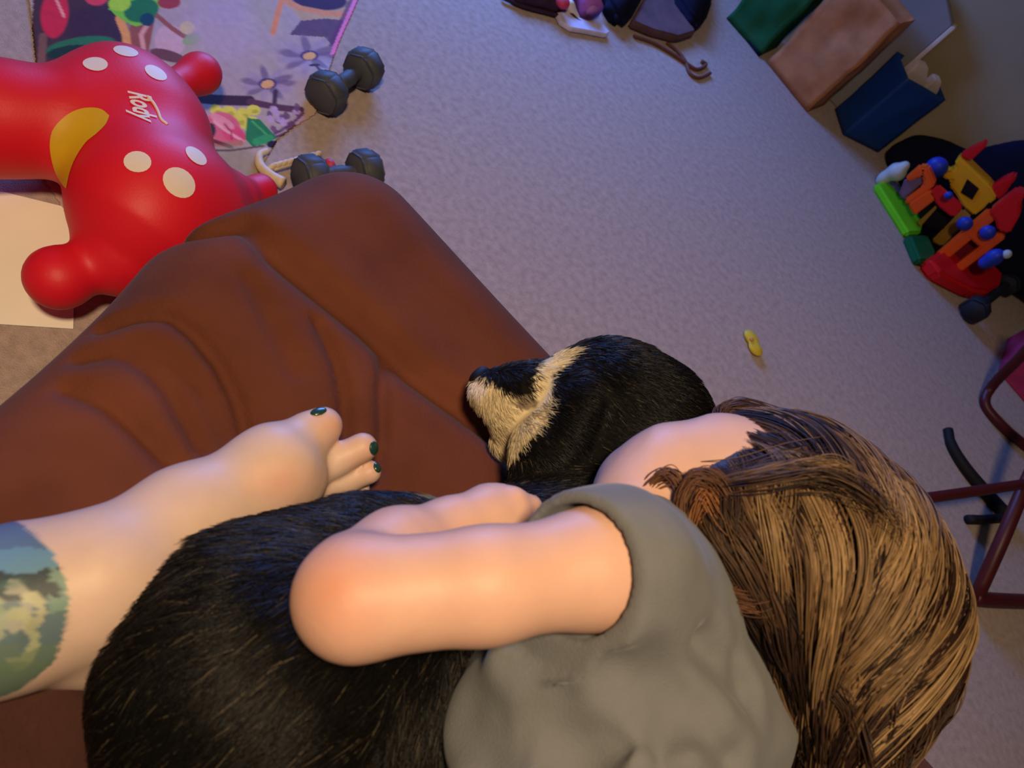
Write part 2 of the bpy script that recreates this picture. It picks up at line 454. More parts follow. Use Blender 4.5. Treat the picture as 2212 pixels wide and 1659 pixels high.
el(480, 60, 80, 60, 20, (182, 152, 160), .7, .6)
# upper right figure
po([(600, -60), (800, -60), (770, 20), (735, 95), (690, 80), (620, 12)], (190, 150, 110))
el(690, 0, 60, 22, 5, (60, 30, 62)); po([(625, 75), (650, 45), (700, 40), (750, 44), (728, 108), (700, 80)], (100, 66, 84))
ln([(612, -10), (600, 30), (590, 70)], 6, (225, 130, 75)); ln([(612, 0), (650, 18), (700, 28), (750, 32)], 6, (215, 135, 85))
# daisies
for x, y, rx, ry in ((578, 181, 58, 24), (668, 121, 66, 28)):
    for k in range(11):
        t = 2*math.pi*k/11; el(x+math.cos(t)*rx*.6, y+math.sin(t)*ry*.7, rx*.42, ry*.32, math.degrees(math.atan2(math.sin(t)*ry, math.cos(t)*rx)), (164, 136, 148) if k % 2 else (114, 84, 108), .8, .5)
    el(x, y, 20, 12, 0, (84, 52, 90)); el(x, y+1, 14, 9, -10, (225, 160, 90))
ln([(680, 145), (688, 170), (690, 205)], 3, (70, 40, 55)); ln([(595, 198), (593, 222)], 5, (70, 38, 55)); el(678, 146, 12, 4, 0, (60, 35, 50))
ln([(432, 212), (470, 216), (540, 218)], 11, (62, 26, 40)); ln([(540, 220), (600, 232), (650, 238)], 7, (92, 45, 58))
for k in range(26):
    a_ = R.uniform(0, 6.28); r_ = R.uniform(.2, 1); el(620+40*r_*math.cos(a_), 258+32*r_*math.sin(a_), 9, 6, R.uniform(0, 90), (112, 66, 92) if k % 2 else (190, 150, 175), .9)
ln([(560, 310), (610, 290), (665, 275)], 3, (105, 60, 85)); ln([(575, 300), (630, 268), (655, 245)], 3, (105, 60, 85))
for x, y, s in ((468, 240, 16), (495, 243, 18), (527, 248, 17), (548, 238, 15), (520, 262, 18), (545, 262, 14), (538, 275, 14)):
    el(x, y, s, s*.75, x % 60, (222, 205, 62))
    el(x+3, y+3, s*.45, s*.3, 0, (190, 175, 40))
el(482, 275, 40, 32, 25, (215, 95, 110)); el(505, 290, 28, 18, 30, (220, 70, 100)); el(480, 262, 30, 10, 30, (230, 140, 145)); ln([(462, 262), (485, 280), (525, 305)], 3, (235, 160, 160)); ln([(485, 268), (500, 285), (500, 300)], 2, (170, 50, 60))
el(455, 282, 11, 16, 0, (60, 40, 38)); po([(535, 255), (560, 258), (590, 290), (600, 298), (570, 310), (545, 318), (530, 300)], (40, 120, 62))
ln([(545, 262), (575, 290)], 2, (80, 165, 80)); el(568, 302, 24, 10, -15, (55, 150, 80))
ln([(445, 308), (480, 312), (520, 308)], 6, (185, 110, 90)); ln([(450, 300), (500, 318)], 4, (110, 45, 40)); el(598, 312, 22, 9, 0, (40, 22, 35))
el(520, 360, 60, 38, 30, (150, 135, 105), .8, .4); ln([(440, 325), (500, 325), (570, 315)], 2, (90, 65, 60))
# pink piping on the long edge
_e = np.array([(800, -60), (775, 0), (735, 90), (705, 170), (682, 248)], float)
d = poly_dist(q, _e); mixc(((d < 11) & (q[:, 1] < 118)).astype(float), (225, 120, 160)); mixc(((d > 11) & (d < 20) & (q[:, 1] < 100)).astype(float), (100, 45, 85), .8)
M_mat = mat('printed_fabric', (0, 0, 0), .75, .08, 60, .1, 300, .2, attr=True)
o = link('play_mat', mesh_np('play_mat', W3, fs, np.clip(c*1.12, 0, 1)), M_mat)
tag(o, 'play mat printed with daisies, roses, leaves and branches under the red hopper toy', 'play mat')
sm = o.modifiers.new('s', 'SOLIDIFY'); sm.thickness = .0025; sm.offset = -1

# white paper
M_paper = mat('paper', (246, 240, 226), .85, .03, 12)
pp = [P(-90, 425, 0), P(0, 415, 0), P(165, 455, 0), P(158, 712, 0), P(0, 702, 0), P(-120, 690, 0)]
o = prism('paper_sheet', [np.array([p[0], p[1], .0015]) for p in pp], np.array([0, 0, .0012]), M_paper, bev=0)
tag(o, 'blank white sheet of paper on the carpet under the red hopper foot', 'paper')

# ================================================================== dumbbells
M_grey_iron = mat('grey_dumbbell', (72, 74, 80), .6, .12, 30, .1, 200, .35)
def dumbbell(a, b, rr, half, label, M_ir=None):
    a = np.array(a, float); b = np.array(b, float); ax = (b-a)/np.linalg.norm(b-a)
    t = empty('dumbbell', ((a+b)/2), label, 'dumbbell', 'dumbbells on the carpet'); M_iron = M_ir or M_grey_iron
    up = np.array([0, 0, 1.]); s = np.cross(ax, up); s /= np.linalg.norm(s); up = np.cross(s, ax)
    for c0, sg in ((a, -1), (b, 1)):
        bm = bmesh.new()
        rings = []
        for u, sc in ((-half, .80), (-half*.72, 1), (half*.72, 1), (half, .80)):
            rings.append([bm.verts.new(tuple(c0+ax*u+rr*sc*(math.cos(math.radians(30+60*k))*s+math.sin(math.radians(30+60*k))*up))) for k in range(6)])
        for r0, r1 in zip(rings[:-1], rings[1:]):
            for k in range(6): bm.faces.new((r0[k], r0[(k+1) % 6], r1[(k+1) % 6], r1[k]))
        bm.faces.new(rings[0]); bm.faces.new(rings[-1]); bmesh.ops.recalc_face_normals(bm, faces=bm.faces[:])
        bmesh.ops.bevel(bm, geom=bm.edges[:], offset=.006, segments=3, affect='EDGES')
        me = bpy.data.meshes.new('weight_head'); bm.to_mesh(me); bm.free(); link('weight_head', me, M_iron, t)
    tube('handle', [a+ax*half*.5, (a*.5+b*.5), b-ax*half*.5], [.014]*4+[.017]*4+[.014]*4, M_iron, t, n=12, k=12)
    return t
rr = .046
dumbbell(P(706, 200, rr*.87), P(786, 148, rr*.87), rr, .026, 'grey dumbbell lying against the long edge of the printed mat')
dumbbell(P(672, 384, rr*.87), P(788, 370, rr*.87), rr, .026, 'grey dumbbell partly hidden by the sofa corner')
dumbbell(P(2108, 668, .045), P(2178, 612, .045), .046, .032, 'dark dumbbell in front of the toy castle', mat('dark_dumbbell', (34, 36, 46), .7, .12, 30))
# small red bit
M_pink = mat('pink_plastic', (200, 60, 95), .5)
o = solid('toy_piece', ell(P(712, 357, .015), (.014, .011, .013)), .003, M_pink); tag(o, 'tiny pinkish red toy piece between the sofa corner and the grey dumbbell heads', 'toy')
# cream ribbed toy
M_cream = mat('cream_plastic', (222, 198, 165), .5, .08, 60)
t = empty('ribbed_toy', P(620, 360, 0), 'cream plastic toy with a ribbed body and curved tail between the mat and a dumbbell', 'toy')
tube('tail', [P(x, y, z) for x, y, z in ((612, 396, .02), (585, 380, .015), (563, 358, .012), (560, 335, .012), (578, 325, .012))], np.linspace(.012, .006, 20), M_cream, t, n=20)
for k in range(9):
    u = k/8; x, y = 590+95*u, 362-26*u
    solid('rib', ell(P(x, y, .014), (.006, .017-.006*u, .012)), .0025, M_cream, t)
tube('spine', [P(590, 364, .014), P(640, 350, .014), P(686, 336, .012)], .006, M_cream, t, n=8)
# yellow piece on the open carpet
M_ytoy = mat('yellow_plastic', (215, 190, 60), .5, .1, 60)
t = empty('yellow_toy', P(1628, 745, 0), 'small yellow plastic toy alone on the open carpet', 'toy')
def disc(px, py, z): return P(px, py, z)
solid('shell', union([ell(disc(1623, 730, .010), (.024, .019, .010)), ell(disc(1632, 753, .010), (.022, .019, .010))], .006), .002, M_ytoy, t)
solid('knob', ell(disc(1624, 733, .019), (.006, .006, .004)), .0015, mat('tan_plastic', (190, 150, 90), .6), t)
# ================================================================== bags by the wall
M_bbag = mat('brown_paper', (186, 122, 78), .75, .2, 14, .5, 30, .25)
M_gbag = mat('green_bag', (20, 92, 52), .6, .15, 10, .4, 25, .3)
M_blue = mat('blue_bag', (22, 66, 140), .55, .1, 12, .15, 20, .35)
M_navy = mat('navy_fabric', (16, 18, 42), .9, .15, 12, .2, 60, .15)
M_grey = mat('grey_card', (150, 148, 150), .7, .05, 10)
M_tissue = mat('white_tissue', (232, 216, 205), .85, .04, 20)
def bag(name, a, b, depth, hgt, m, label, lean=0., taper=.0, crumple=.008, open_top=True, back=None):
    """a,b: ends of the front bottom edge"""
    a = np.array([*a[:2], .001]); b = np.array([*b[:2], .001]); e = (b-a); L = np.linalg.norm(e); e /= L
    n = np.array([-e[1], e[0], 0.])
    t = empty(name, (a+b)/2, label, 'bag')
    nu, nv = 14, 16
    per = [(0, 0), (L, 0), (L, depth), (0, depth)]
    ring = []
    for i in range(4):
        p, q_ = np.array(per[i]), np.array(per[(i+1) % 4])
        for k in range(nu): ring.append(p+(q_-p)*k/nu)
    ring = np.array(ring); K = len(ring)
    cx = np.array([L/2, depth/2])
    vs = []
    for j in range(nv):
        z = hgt*j/(nv-1); s = 1-taper*j/(nv-1)
        rg = cx+(ring-cx)*s
        w3 = a+rg[:, :1]*e+rg[:, 1:]*n+np.array([0, 0, z])+n*lean*z
        vs.append(w3)
    v = np.vstack(vs)
    f = [[j*K+i, j*K+(i+1) % K, (j+1)*K+(i+1) % K, (j+1)*K+i] for j in range(nv-1) for i in range(K)]
    dd = wob(v, 30, len(label))*crumple
    cen = (a+b)/2+n*depth/2; out = v-cen; out[:, 2] = 0; out /= np.linalg.norm(out, axis=1, keepdims=True)+1e-9
    v = v+out*dd[:, None]*np.clip(v[:, 2:]/.05, 0, 1)
    me = bpy.data.meshes.new('bag_body'); me.from_pydata([tuple(x) for x in v], [], f+[list(range(K))[::-1]]); me.update()
    o = link('bag_body', me, m, t); s_ = o.modifiers.new('s', 'SOLIDIFY'); s_.thickness = .002; s_.offset = -1
    return t, e, n
bag('paper_bag', P(1655, 135), P(1742, 243), .15, .38, M_bbag, 'crumpled brown paper bag standing between the green bag and the blue bag', 0, .03, .010)
t, e, n = bag('shopping_bag', P(1568, 40), P(1640, 122), .16, .33, M_gbag, 'dark green shopping bag left of the tall brown paper bag', 0, .02, .012)
tube('trim_edge', [P(1600, 70)+np.array([.0, -.004, .005]), P(1640, 122)+np.array([0, -.004, .005])], .006, M_navy, t, n=6)
t, e, n = bag('gift_bag', P(1820, 292), P(1896, 330), .13, .27, M_blue, 'blue gift bag with white tissue sticking out next to the brown paper bag', 0, -.02, .003)
b0 = np.array([*P(1820, 292)[:2], 0]); b1 = np.array([*P(1896, 330)[:2], 0]); LL = np.linalg.norm(b1-b0)
for u0, u1, hh in ((.05, .55, .045), (.62, .95, .03)):
    pa = b0+e*LL*u0+n*.03+np.array([0, 0, .24]); pb = b0+e*LL*u1+n*.03+np.array([0, 0, .24])
    prism('tissue', [pa, pb, pb+np.array([0, 0, hh*.7]), (pa+pb)/2+np.array([0, 0, .03+hh]), pa+np.array([0, 0, .03+hh*.9])], n*.035, M_tissue, t, .004)
# grey-white box panel behind
y0 = 2.99
t = empty('gift_box', (*V(1945, 150, y0)[:2], 0), 'light grey flat box with white edge standing behind the blue gift bag', 'box')
c1 = V(1945, 152, y0); c2 = V(2062, 60, y0); x1 = c1[0]
prism('box_front', [(x1-.26, y0, .002), (x1, y0, .002), (x1, y0, c2[2]), (x1-.10, y0, c2[2]+.05), (x1-.26, y0, c2[2]+.06)], np.array([0, .04, 0]), M_grey, t, .003)
prism('box_edge', [(x1+.001, y0-.004, .002), (x1+.016, y0-.004, .002), (x1+.016, y0-.004, c2[2]), (x1+.001, y0-.004, c2[2])], np.array([0, .044, 0]), M_tissue, t, .003)
M_lb = mat('light_blue', (120, 160, 190), .6)
o = prism('folded_card', [V(1878, 0, 2.96), V(1898, 28, 2.96), V(1910, 20, 2.96), V(1905, -30, 2.96), V(1880, -30, 2.96)], np.array([0, .03, 0]), M_lb, None, .003)
tag(o, 'light blue card sticking up behind the brown paper bag', 'card')
# navy bean bag
def F3(x, y, z): return np.array([x, y, z])
nb = union([ell(F3(.62, 3.0, .10), (.30, .07, .12)), ell(F3(.80, 2.98, .22), (.30, .08, .24)), ell(F3(1.02, 2.98, .30), (.26, .08, .26)), ell(F3(.45, 2.98, .05), (.14, .06, .07))], .06)
nb2 = lambda X: nb(X)+.008*wob(X, 22, 9)
nb2.lo, nb2.hi = nb.lo, np.array([1.5, 3.055, nb.hi[2]])
_nb = lambda X: np.maximum(np.maximum(nb2(X), .004-X[..., 2]), X[..., 1]-3.055); _nb.lo, _nb.hi = nb2.lo, nb2.hi
o = solid('bean_bag', _nb, .012, M_navy); tag(o, 'dark navy bean bag slumped against the wall behind the toy castle', 'bean bag')

# ================================================================== toy castle
def pc(pts): return [(1800+x/3.13, 250+y/3.13) for x, y in pts]
K_ = {k: mat('plastic_'+k, c_, .45, .05, 20) for k, c_ in dict(lime=(110, 215, 35), green=(12, 95, 55), red=(215, 25, 35), orange=(240, 95, 30), yellow=(240, 180, 35), ochre=(165, 125, 50), blue=(35, 60, 175), purple=(120, 100, 140), white=(190, 200, 200), black=(18, 16, 22), maroon=(120, 20, 35)).items()}
castle = empty('toy_castle', (.7, 2.78, 0), 'colourful plastic toy castle with orange columns, yellow tower and red roofs', 'toy castle')
def cp(name, pts, col, y, th, bev=.006):
    return prism(name, [V(px, py, y) for px, py in pc(pts)], np.array([0, th, 0]), K_[col], castle, bev)
def low(name, pts, col, z0, z1, bev=.008):
    W = [P(px, py, z1) for px, py in pc(pts)]
    return prism(name, [np.array([p[0], p[1], z0]) for p in W], np.array([0, 0, z1-z0]), K_[col], castle, bev, 3)
low('lawn_base', [(300, 455), (360, 430), (620, 700), (600, 790), (515, 795)], 'lime', .002, .03)
low('green_base', [(515, 800), (640, 800), (700, 930), (660, 990), (590, 975)], 'green', .002, .035)
low('floor_plate', [(560, 560), (1080, 900), (1080, 1060), (900, 1100), (660, 900), (480, 600)], 'black', .002, .02)
low('red_base', [(655, 960), (740, 900), (1060, 960), (1160, 1070), (1140, 1150), (1060, 1195), (960, 1180), (840, 1120), (730, 1060)], 'red', .002, .055, .012)
Y0 = 2.74
cp('column', [(680, 950), (1040, 640), (1100, 700), (750, 990)], 'orange', Y0-.05, .035)
cp('column', [(790, 1040), (1120, 790), (1165, 830), (860, 1060)], 'orange', Y0-.05, .035)
cp('arch', [(880, 800), (920, 740), (1080, 850), (1000, 900)], 'orange', Y0-.052, .03)
cp('inner_wall', [(760, 960), (900, 820), (980, 900), (840, 1000)], 'maroon', Y0, .02)
cp('column', [(660, 850), (870, 640), (930, 700), (730, 890)], 'ochre', Y0+.02, .03)
tw = cp('tower', [(730, 410), (770, 375), (790, 395), (830, 350), (812, 325), (850, 285), (905, 330), (1060, 480), (1105, 560), (950, 680), (880, 620), (860, 590), (820, 520), (780, 480), (800, 440), (770, 440)], 'yellow', Y0+.05, .07)
cp('window_opening', [(860, 520), (905, 430), (985, 495), (940, 570)], 'black', Y0+.046, .01, .001)
cp('window_opening', [(1000, 650), (1050, 590), (1070, 605), (1020, 665)], 'black', Y0+.046, .01, .001)
cp('roof', [(850, 275), (920, 230), (1030, 180), (1042, 200), (990, 250), (925, 310)], 'red', Y0+.06, .05)
cp('roof', [(1060, 490), (1150, 430), (1225, 405), (1240, 425), (1190, 480), (1165, 530), (1105, 575)], 'red', Y0+.06, .05)
cp('roof', [(1050, 655), (1130, 590), (1230, 515), (1300, 535), (1260, 600), (1265, 670), (1190, 800), (1110, 780), (1090, 700)], 'red', Y0-.06, .06)
cp('side_arch', [(490, 610), (600, 540), (690, 470), (640, 350), (575, 345), (610, 430), (600, 480), (480, 570)], 'orange', Y0-.02, .04)
cp('side_arch', [(480, 430), (575, 345), (640, 360), (600, 410), (500, 450)], 'orange', Y0-.02, .04)
cp('side_arch', [(500, 600), (650, 500), (700, 560), (545, 680)], 'orange', Y0-.03, .03)
cp('picture_panel', [(440, 540), (480, 430), (600, 405), (610, 450), (470, 570)], 'purple', Y0-.01, .02)
cp('curtain', [(650, 520), (700, 475), (870, 620), (850, 670), (800, 690), (700, 610)], 'red', Y0-.03, .03)
cp('doorway', [(560, 670), (650, 590), (790, 690), (740, 780), (640, 770)], 'black', Y0+.02, .02)
cp('railing', [(565, 725), (690, 610), (700, 625), (590, 750)], 'ochre', Y0-.01, .012, .002)
for x, y, r_, nm in ((700, 350, .035, 'blue_dome'), (890, 730, .024, 'blue_ball'), (1045, 790, .024, 'blue_ball'), (780, 540, .014, 'blue_ball')):
    (px, py), = pc([(x, y)])
    solid(nm, ell(V(px, py, Y0-.07 if r_ < .03 else Y0+.05), (r_, r_*.8, r_)), .005, K_['blue'], castle)
(px, py), = pc([(1085, 960)]); g0 = V(px, py, Y0-.09); g0[2] = max(g0[2], .10)
t = empty('toy_figure', (g0[0], g0[1], .055), 'small blue toy figure on the red base of the castle', 'toy', 'toy figures at the castle')
solid('figure_body', union([ell(g0, (.026, .024, .034)), ell(g0+F3(0, 0, -.03), (.02, .02, .02))], .01), .004, K_['blue'], t)
solid('figure_head', ell(g0+F3(.012, 0, .035), (.014, .014, .015)), .003, K_['white'], t)
(px, py), = pc([(430, 380)]); g1 = V(px, py, 2.80)
t = empty('toy_figure', (g1[0], g1[1], 0), 'small pale grey toy figure at the end of the lime green castle base', 'toy', 'toy figures at the castle')
solid('figure_body', union([ell(g1, (.032, .03, .03)), ell(F3(g1[0]-.01, g1[1], g1[2]*.5), (.022, .02, g1[2]*.5)), ell(g1+F3(.0, 0, .03), (.016, .016, .018))], .012), .004, K_['white'], t)
# pink box at the right edge
t = empty('toy_box', (1.15, 2.62, 0), 'pink and green toy box at the right edge beyond the dark red stand', 'box')
M_pk = mat('pink_card', (175, 50, 95), .6, .2, 25)
bx0, bx1, by0, by1, bh = 1.04, 1.36, 2.50, 2.72, .13
prism('box_body', [(bx0, by0, .001), (bx1, by0-.03, .001), (bx1, by1, .001), (bx0, by1, .001)], np.array([0, 0, bh]), M_pk, t, .004)
prism('box_lid', [(bx0-.004, by0-.004, bh), (bx1, by0-.034, bh), (bx1, by1, bh), (bx0-.004, by1, bh)], np.array([0, 0, .012]), M_tissue, t, .003)
prism('box_label', [(bx0+.10, by0-.0125, .02), (bx1-.05, by0-.028, .02), (bx1-.05, by0-.028, .10), (bx0+.12, by0-.0145, .10)], np.array([0, -.002, 0]), mat('teal_print', (60, 110, 95), .6), t, 0)

# ================================================================== dark red stand
M_mar = mat('dark_red_metal', (78, 22, 26), .45, .1, 20, spec=.4)
M_blk = mat('black_rubber', (22, 20, 24), .7, .1, 20)
st = empty('folding_stand', (1.2, 1.8, 0), 'dark red tubular folding stand at the right edge beside the hanging hair', 'stand')
tube('leg', [P(2290, 680, .34), P(2205, 770, .18), P(2145, 832, .05), P(2128, 872, .015), P(2160, 915, .016), P(2205, 955, .016), P(2290, 1020, .016)], .015, M_mar, st, n=40)
tube('crossbar', [P(1960, 1082, .20), P(2100, 1062, .20), P(2330, 1028, .20)], .0125, M_mar, st)
tube('leg', [P(2108, 1292, .02), P(2165, 1165, .12), P(2225, 1025, .20), P(2290, 900, .28)], .017, M_mar, st, n=12)
tube('floor_bar', [P(2102, 1290, .02), P(2160, 1297, .02), P(2420, 1305, .02)], .0195, M_mar, st, n=12)
o = tube('bar_pad', [P(2048, 928, .015), P(2056, 962, .015), P(2085, 1010, .015), P(2130, 1065, .015), P(2175, 1115, .015)], np.r_[np.full(6, .013), np.linspace(.014, .02, 24)], M_blk, None, n=30)
tag(o, 'black curved rubber strip on the carpet under the dark red crossbar', 'strip')
tube('rubber_foot', [P(2092, 1122, .014), P(2130, 1122, .014), P(2190, 1116, .014)], .013, M_blk, st, n=8)
# ================================================================== things along the top edge
M_pur = mat('purple_foam', (170, 100, 190), .7, .12, 30)
def fl(pts, z=0): return [P(x, y, z) for x, y in pts]
o = prism('curved_toy', fl([(1196, 36), (1222, 30), (1246, 46), (1270, 56), (1298, 62), (1312, 78), (1305, 84), (1265, 76), (1228, 70), (1206, 56)], .002), F3(0, 0, .016), mat('white_plastic', (215, 205, 225), .5), None, .004, 3)
tag(o, 'white curved flat toy on the carpet below the purple roll', 'toy')
t = empty('foam_roll', P(1275, 25, 0), 'short purple foam roll at the top edge beside navy cloth', 'foam roll')
pa = P(1278, 22, .035); pb = P(1245, -50, .035)
tube('roll_body', [pa, (pa+pb)/2, pb], .036, M_pur, t, n=6, k=24)
pd = (pa-pb)/np.linalg.norm(pa-pb)
tube('roll_core', [pa+pd*.0005, pa+pd*.004], .018, mat('mauve_core', (195, 130, 195), .7), t, n=2, k=18)
M_dp = mat('dark_purple_cloth', (52, 32, 58), .85, .3, 30)
t = empty('toy_bag', P(1170, 0, 0), 'dark purple toy bag with straps at the top edge left of the purple roll', 'bag')
def lump(name, prs, k, h, m, parent=None, amp=.004, fr=40, cut=.002):
    u = union(prs, k); g = lambda X: np.maximum(u(X)+amp*wob(X, fr, 4), cut-X[..., 2]); g.lo, g.hi = u.lo, u.hi
    return solid(name, g, h, m, parent)
lump('bag_body', [cap(P(1120, -10, .02), P(1190, 2, .02), .022, .03), cap(P(1190, 2, .02), P(1225, -20, .03), .03, .03)], .02, .004, M_dp, t)
tube('strap', [P(1085, -6, .01), P(1130, 14, .01), P(1175, 26, .01), P(1215, 36, .012)], .006, M_dp, t)
tube('strap', [P(1222, 0, .03), P(1232, 26, .02), P(1252, 46, .014), P(1280, 54, .012)], .0045, M_dp, t)
lump('pocket', [ell(P(1215, 5, .045), (.02, .02, .014))], .01, .003, M_pink, t)
lump('pocket', [cap(P(1228, 12, .03), P(1248, 38, .014), .015, .007)], .01, .003, M_tissue, t)
for pts, lab in (([(1315, -60), (1300, 5), (1318, 35), (1345, 54), (1362, 40), (1385, 0), (1400, -60)], 'navy cloth bundle between the purple roll and the flattened mauve bag'),
                 ([(1445, -60), (1450, 0), (1475, 35), (1500, 66), (1520, 50), (1534, 10), (1530, -60)], 'navy cloth bundle between the flattened mauve bag and the green bag')):
    u = union([cap(P(a[0]*.8+pts[3][0]*.2, a[1]*.8+pts[3][1]*.2, .03), P(sum(p[0] for p in pts)/7, 0, .04), .02, .05) for a in pts], .03)
    pf = np.array([P(*p, .03)[:2] for p in pts])
    lo_, hi_ = pf.min(0), pf.max(0)
    bm = bmesh.new(); bv = [bm.verts.new((p[0], p[1], .003)) for p in pf]; bm.faces.new(bv)
    ex = bmesh.ops.extrude_face_region(bm, geom=bm.faces[:]); tv = [g_ for g_ in ex['geom'] if isinstance(g_, bmesh.types.BMVert)]
    for v_ in tv: v_.co.z += .055
    bmesh.ops.recalc_face_normals(bm, faces=bm.faces[:]); bmesh.ops.bevel(bm, geom=bm.edges[:], offset=.018, segments=4, affect='EDGES')
    me = bpy.data.meshes.new('cloth_bundle'); bm.to_mesh(me); bm.free()
    tag(link('cloth_bundle', me, M_navy), lab, 'cloth', 'navy cloth bundles at the top edge')
M_mv = mat('mauve_paper', (104, 74, 78), .8, .2, 16, .4, 30)
t = empty('flat_bag', P(1430, 60, 0), 'flattened mauve brown paper bag with string handles between two navy bundles', 'bag')
prism('bag_body', fl([(1395, -60), (1388, 0), (1352, 62), (1400, 82), (1455, 96), (1492, 84), (1470, 40), (1448, 0), (1440, -60)], .002), F3(0, 0, .03), M_mv, t, .008, 3)
M_str = mat('brown_string', (112, 70, 58), .9)
tube('string_handle', fl([(1370, 78), (1410, 92), (1450, 115), (1480, 135), (1505, 150), (1525, 140), (1515, 132)], .006), .006, M_str, t, n=30)
tube('string_handle', fl([(1440, 92), (1465, 112), (1480, 132), (1490, 158), (1510, 168), (1534, 158)], .006), .0055, M_str, t, n=30)
# ================================================================== dog
M_dog = mat('dog_skin', (0, 0, 0), .8, .15, 60, attr=True, spec=.1)
M_fur = mat('dog_fur', (0, 0, 0), .42, .1, 60, attr=True, spec=.28)
dp = [
  cap(D(720, 2050, .64), D(650, 1720, .58), .10, .108),
  cap(D(650, 1720, .58), D(610, 1470, .57), .108, .112),
  cap(D(610, 1470, .57), D(820, 1325, .62), .112, .080),
  cap(D(820, 1325, .62), D(1150, 1270, .70), .080, .075),
  cap(D(1150, 1260, .70), D(1320, 1040, .78), .078, .070),
  ell(D(1310, 900, .80), (.072, .068, .062)),
  cap(D(1320, 870, .80), D(1390, 920, .80), .056, .060),
  cap(D(1390, 920, .80), D(1470, 1000, .80), .058, .045),
]
mz = [cap(D(1220, 865, .775), D(1125, 860, .770), .044, .034), cap(D(1125, 860, .770), D(1062, 845, .775), .034, .023),
      cap(D(1120, 900, .775), D(1105, 950, .785), .034, .022)]
ear = [cap(D(1245, 880, .745), D(1190, 980, .735), .034, .036), cap(D(1190, 980, .735), D(1155, 1040, .725), .036, .024),
       cap(D(1380, 790, .80), D(1445, 860, .80), .022, .02)]
paw = [cap(D(760, 1245, .68), D(860, 1172, .73), .046, .034), cap(D(860, 1172, .73), D(990, 1112, .765), .032, .019)]
_du = union(dp, .05); _dm = union(mz, .015); _de = union(ear, .02); _dpw = union(paw, .02)
dog_u = lambda X: smin(smin(smin(_du(X), _dm(X), .018), _de(X), .006), _dpw(X), .01)
def dog_f(X): return np.maximum(dog_u(X)+.0015*wob(X, 60, 2), .488-X[..., 2])
dog_f.lo = np.min([p.lo for p in dp+mz+ear+paw], 0); dog_f.hi = np.max([p.hi for p in dp+mz+ear+paw], 0)
dog_f.lo[2] = .48
cream = [(1005, 850), (1030, 815), (1062, 828), (1090, 842), (1120, 858), (1150, 850), (1160, 800), (1172, 782), (1205, 765), (1245, 750), (1232, 775), (1200, 800), (1192, 860), (1175, 915), (1145, 950), (1100, 1000), (1075, 990), (1020, 910)]
def dog_col(X):
    q = proj(X)+6*np.stack([wob(X, 90, 11), wob(X, 90, 12)], -1)
    c = np.tile(lin((13, 11, 10)), (len(q), 1))
    m = inside(q, cream) & (X[:, 1] > .3)
    c[m] = lin((205, 188, 150))
    g = m & (np.hypot((q[:, 0]-1135)/26, (q[:, 1]-868)/20) < 1); c[g] = lin((120, 106, 84))
    g = m & (np.hypot((q[:, 0]-1035)/22, (q[:, 1]-838)/16) < 1); c[g] = lin((225, 215, 220))
    g = (np.hypot((q[:, 0]-990)/40, (q[:, 1]-1085)/18) < 1); c[g] = lin((120, 115, 85))
    return c
dog = empty('dog', (*P(900, 1200, .5)[:2], SZ), 'black dog with cream muzzle lying on the brown sofa under the child', 'dog')
dv, df = nets(dog_f, .005)
link('body', mesh_np('body', dv, df, dog_col(dv)), M_dog, dog)
# nose and eye
M_nose = mat('dog_nose', (14, 12, 16), .6, spec=.3)
solid('nose', union([ell(D(1030, 822, .772), (.008, .008, .009)), ell(D(1045, 810, .776), (.009, .009, .008))], .008), .0018, M_nose, dog)
# fur
def fur(f, verts, faces, N, length, colf, seed, gravity, name, parent, flow=None, rad=.0005, K=5, lift=.35, mask=None):
    r = np.random.default_rng(seed)
    cen = verts[faces].mean(1)
    pr = proj(cen); vis = (pr[:, 0] > -300) & (pr[:, 0] < 2500) & (pr[:, 1] > -150) & (pr[:, 1] < 2700)
    idx = np.where(vis)[0]
    fi = r.choice(idx, N); w = r.dirichlet((1, 1, 1, 1), N)
    p = (verts[faces[fi]]*w[..., None]).sum(1)
    n = grad(f, p)
    if mask is not None:
        k = mask(p, n); p, n = p[k], n[k]
    fl_ = flow(p) if flow is not None else np.tile(gravity, (len(p), 1))
    fl_ = fl_-(fl_*n).sum(1, keepdims=True)*n; fl_ /= np.linalg.norm(fl_, axis=1, keepdims=True)+1e-6
    jit = np.stack([wob(p, 55, seed+3), wob(p, 55, seed+4), wob(p, 55, seed+5)], -1)*.55+r.normal(size=p.shape)*.22
    L = (length(p) if callable(length) else length)*r.uniform(.6, 1.15, len(p))
    t = np.linspace(0, 1, K)[None, :, None]
    dirn = fl_+jit; dirn -= (dirn*n).sum(1, keepdims=True)*n; dirn /= np.linalg.norm(dirn, axis=1, keepdims=True)+1e-6
    pts = p[:, None]-n[:, None]*.001+L[:, None, None]*(t*dirn[:, None]*(.75+.25*t)+lift*t*(1-.55*t)*n[:, None])
    rd = np.repeat(rad*(1-np.linspace(0, 1, K)[None]**2*.85), len(p), 0)
    col = colf(p)
    rnd = r.uniform(0, 1, len(p))
    dark = col.max(1) < .05
    col = col*(.75+.5*r.uniform(size=(len(p), 1)))
    col[dark & (rnd > .93)] = lin((50, 43, 32)); col[dark & (rnd > .985)] = lin((88, 78, 60))
    return strands(name, pts, rd, col, M_fur, parent)
axis_b = D(400, 1600, .55)-D(1000, 1150, .65); axis_b /= np.linalg.norm(axis_b)
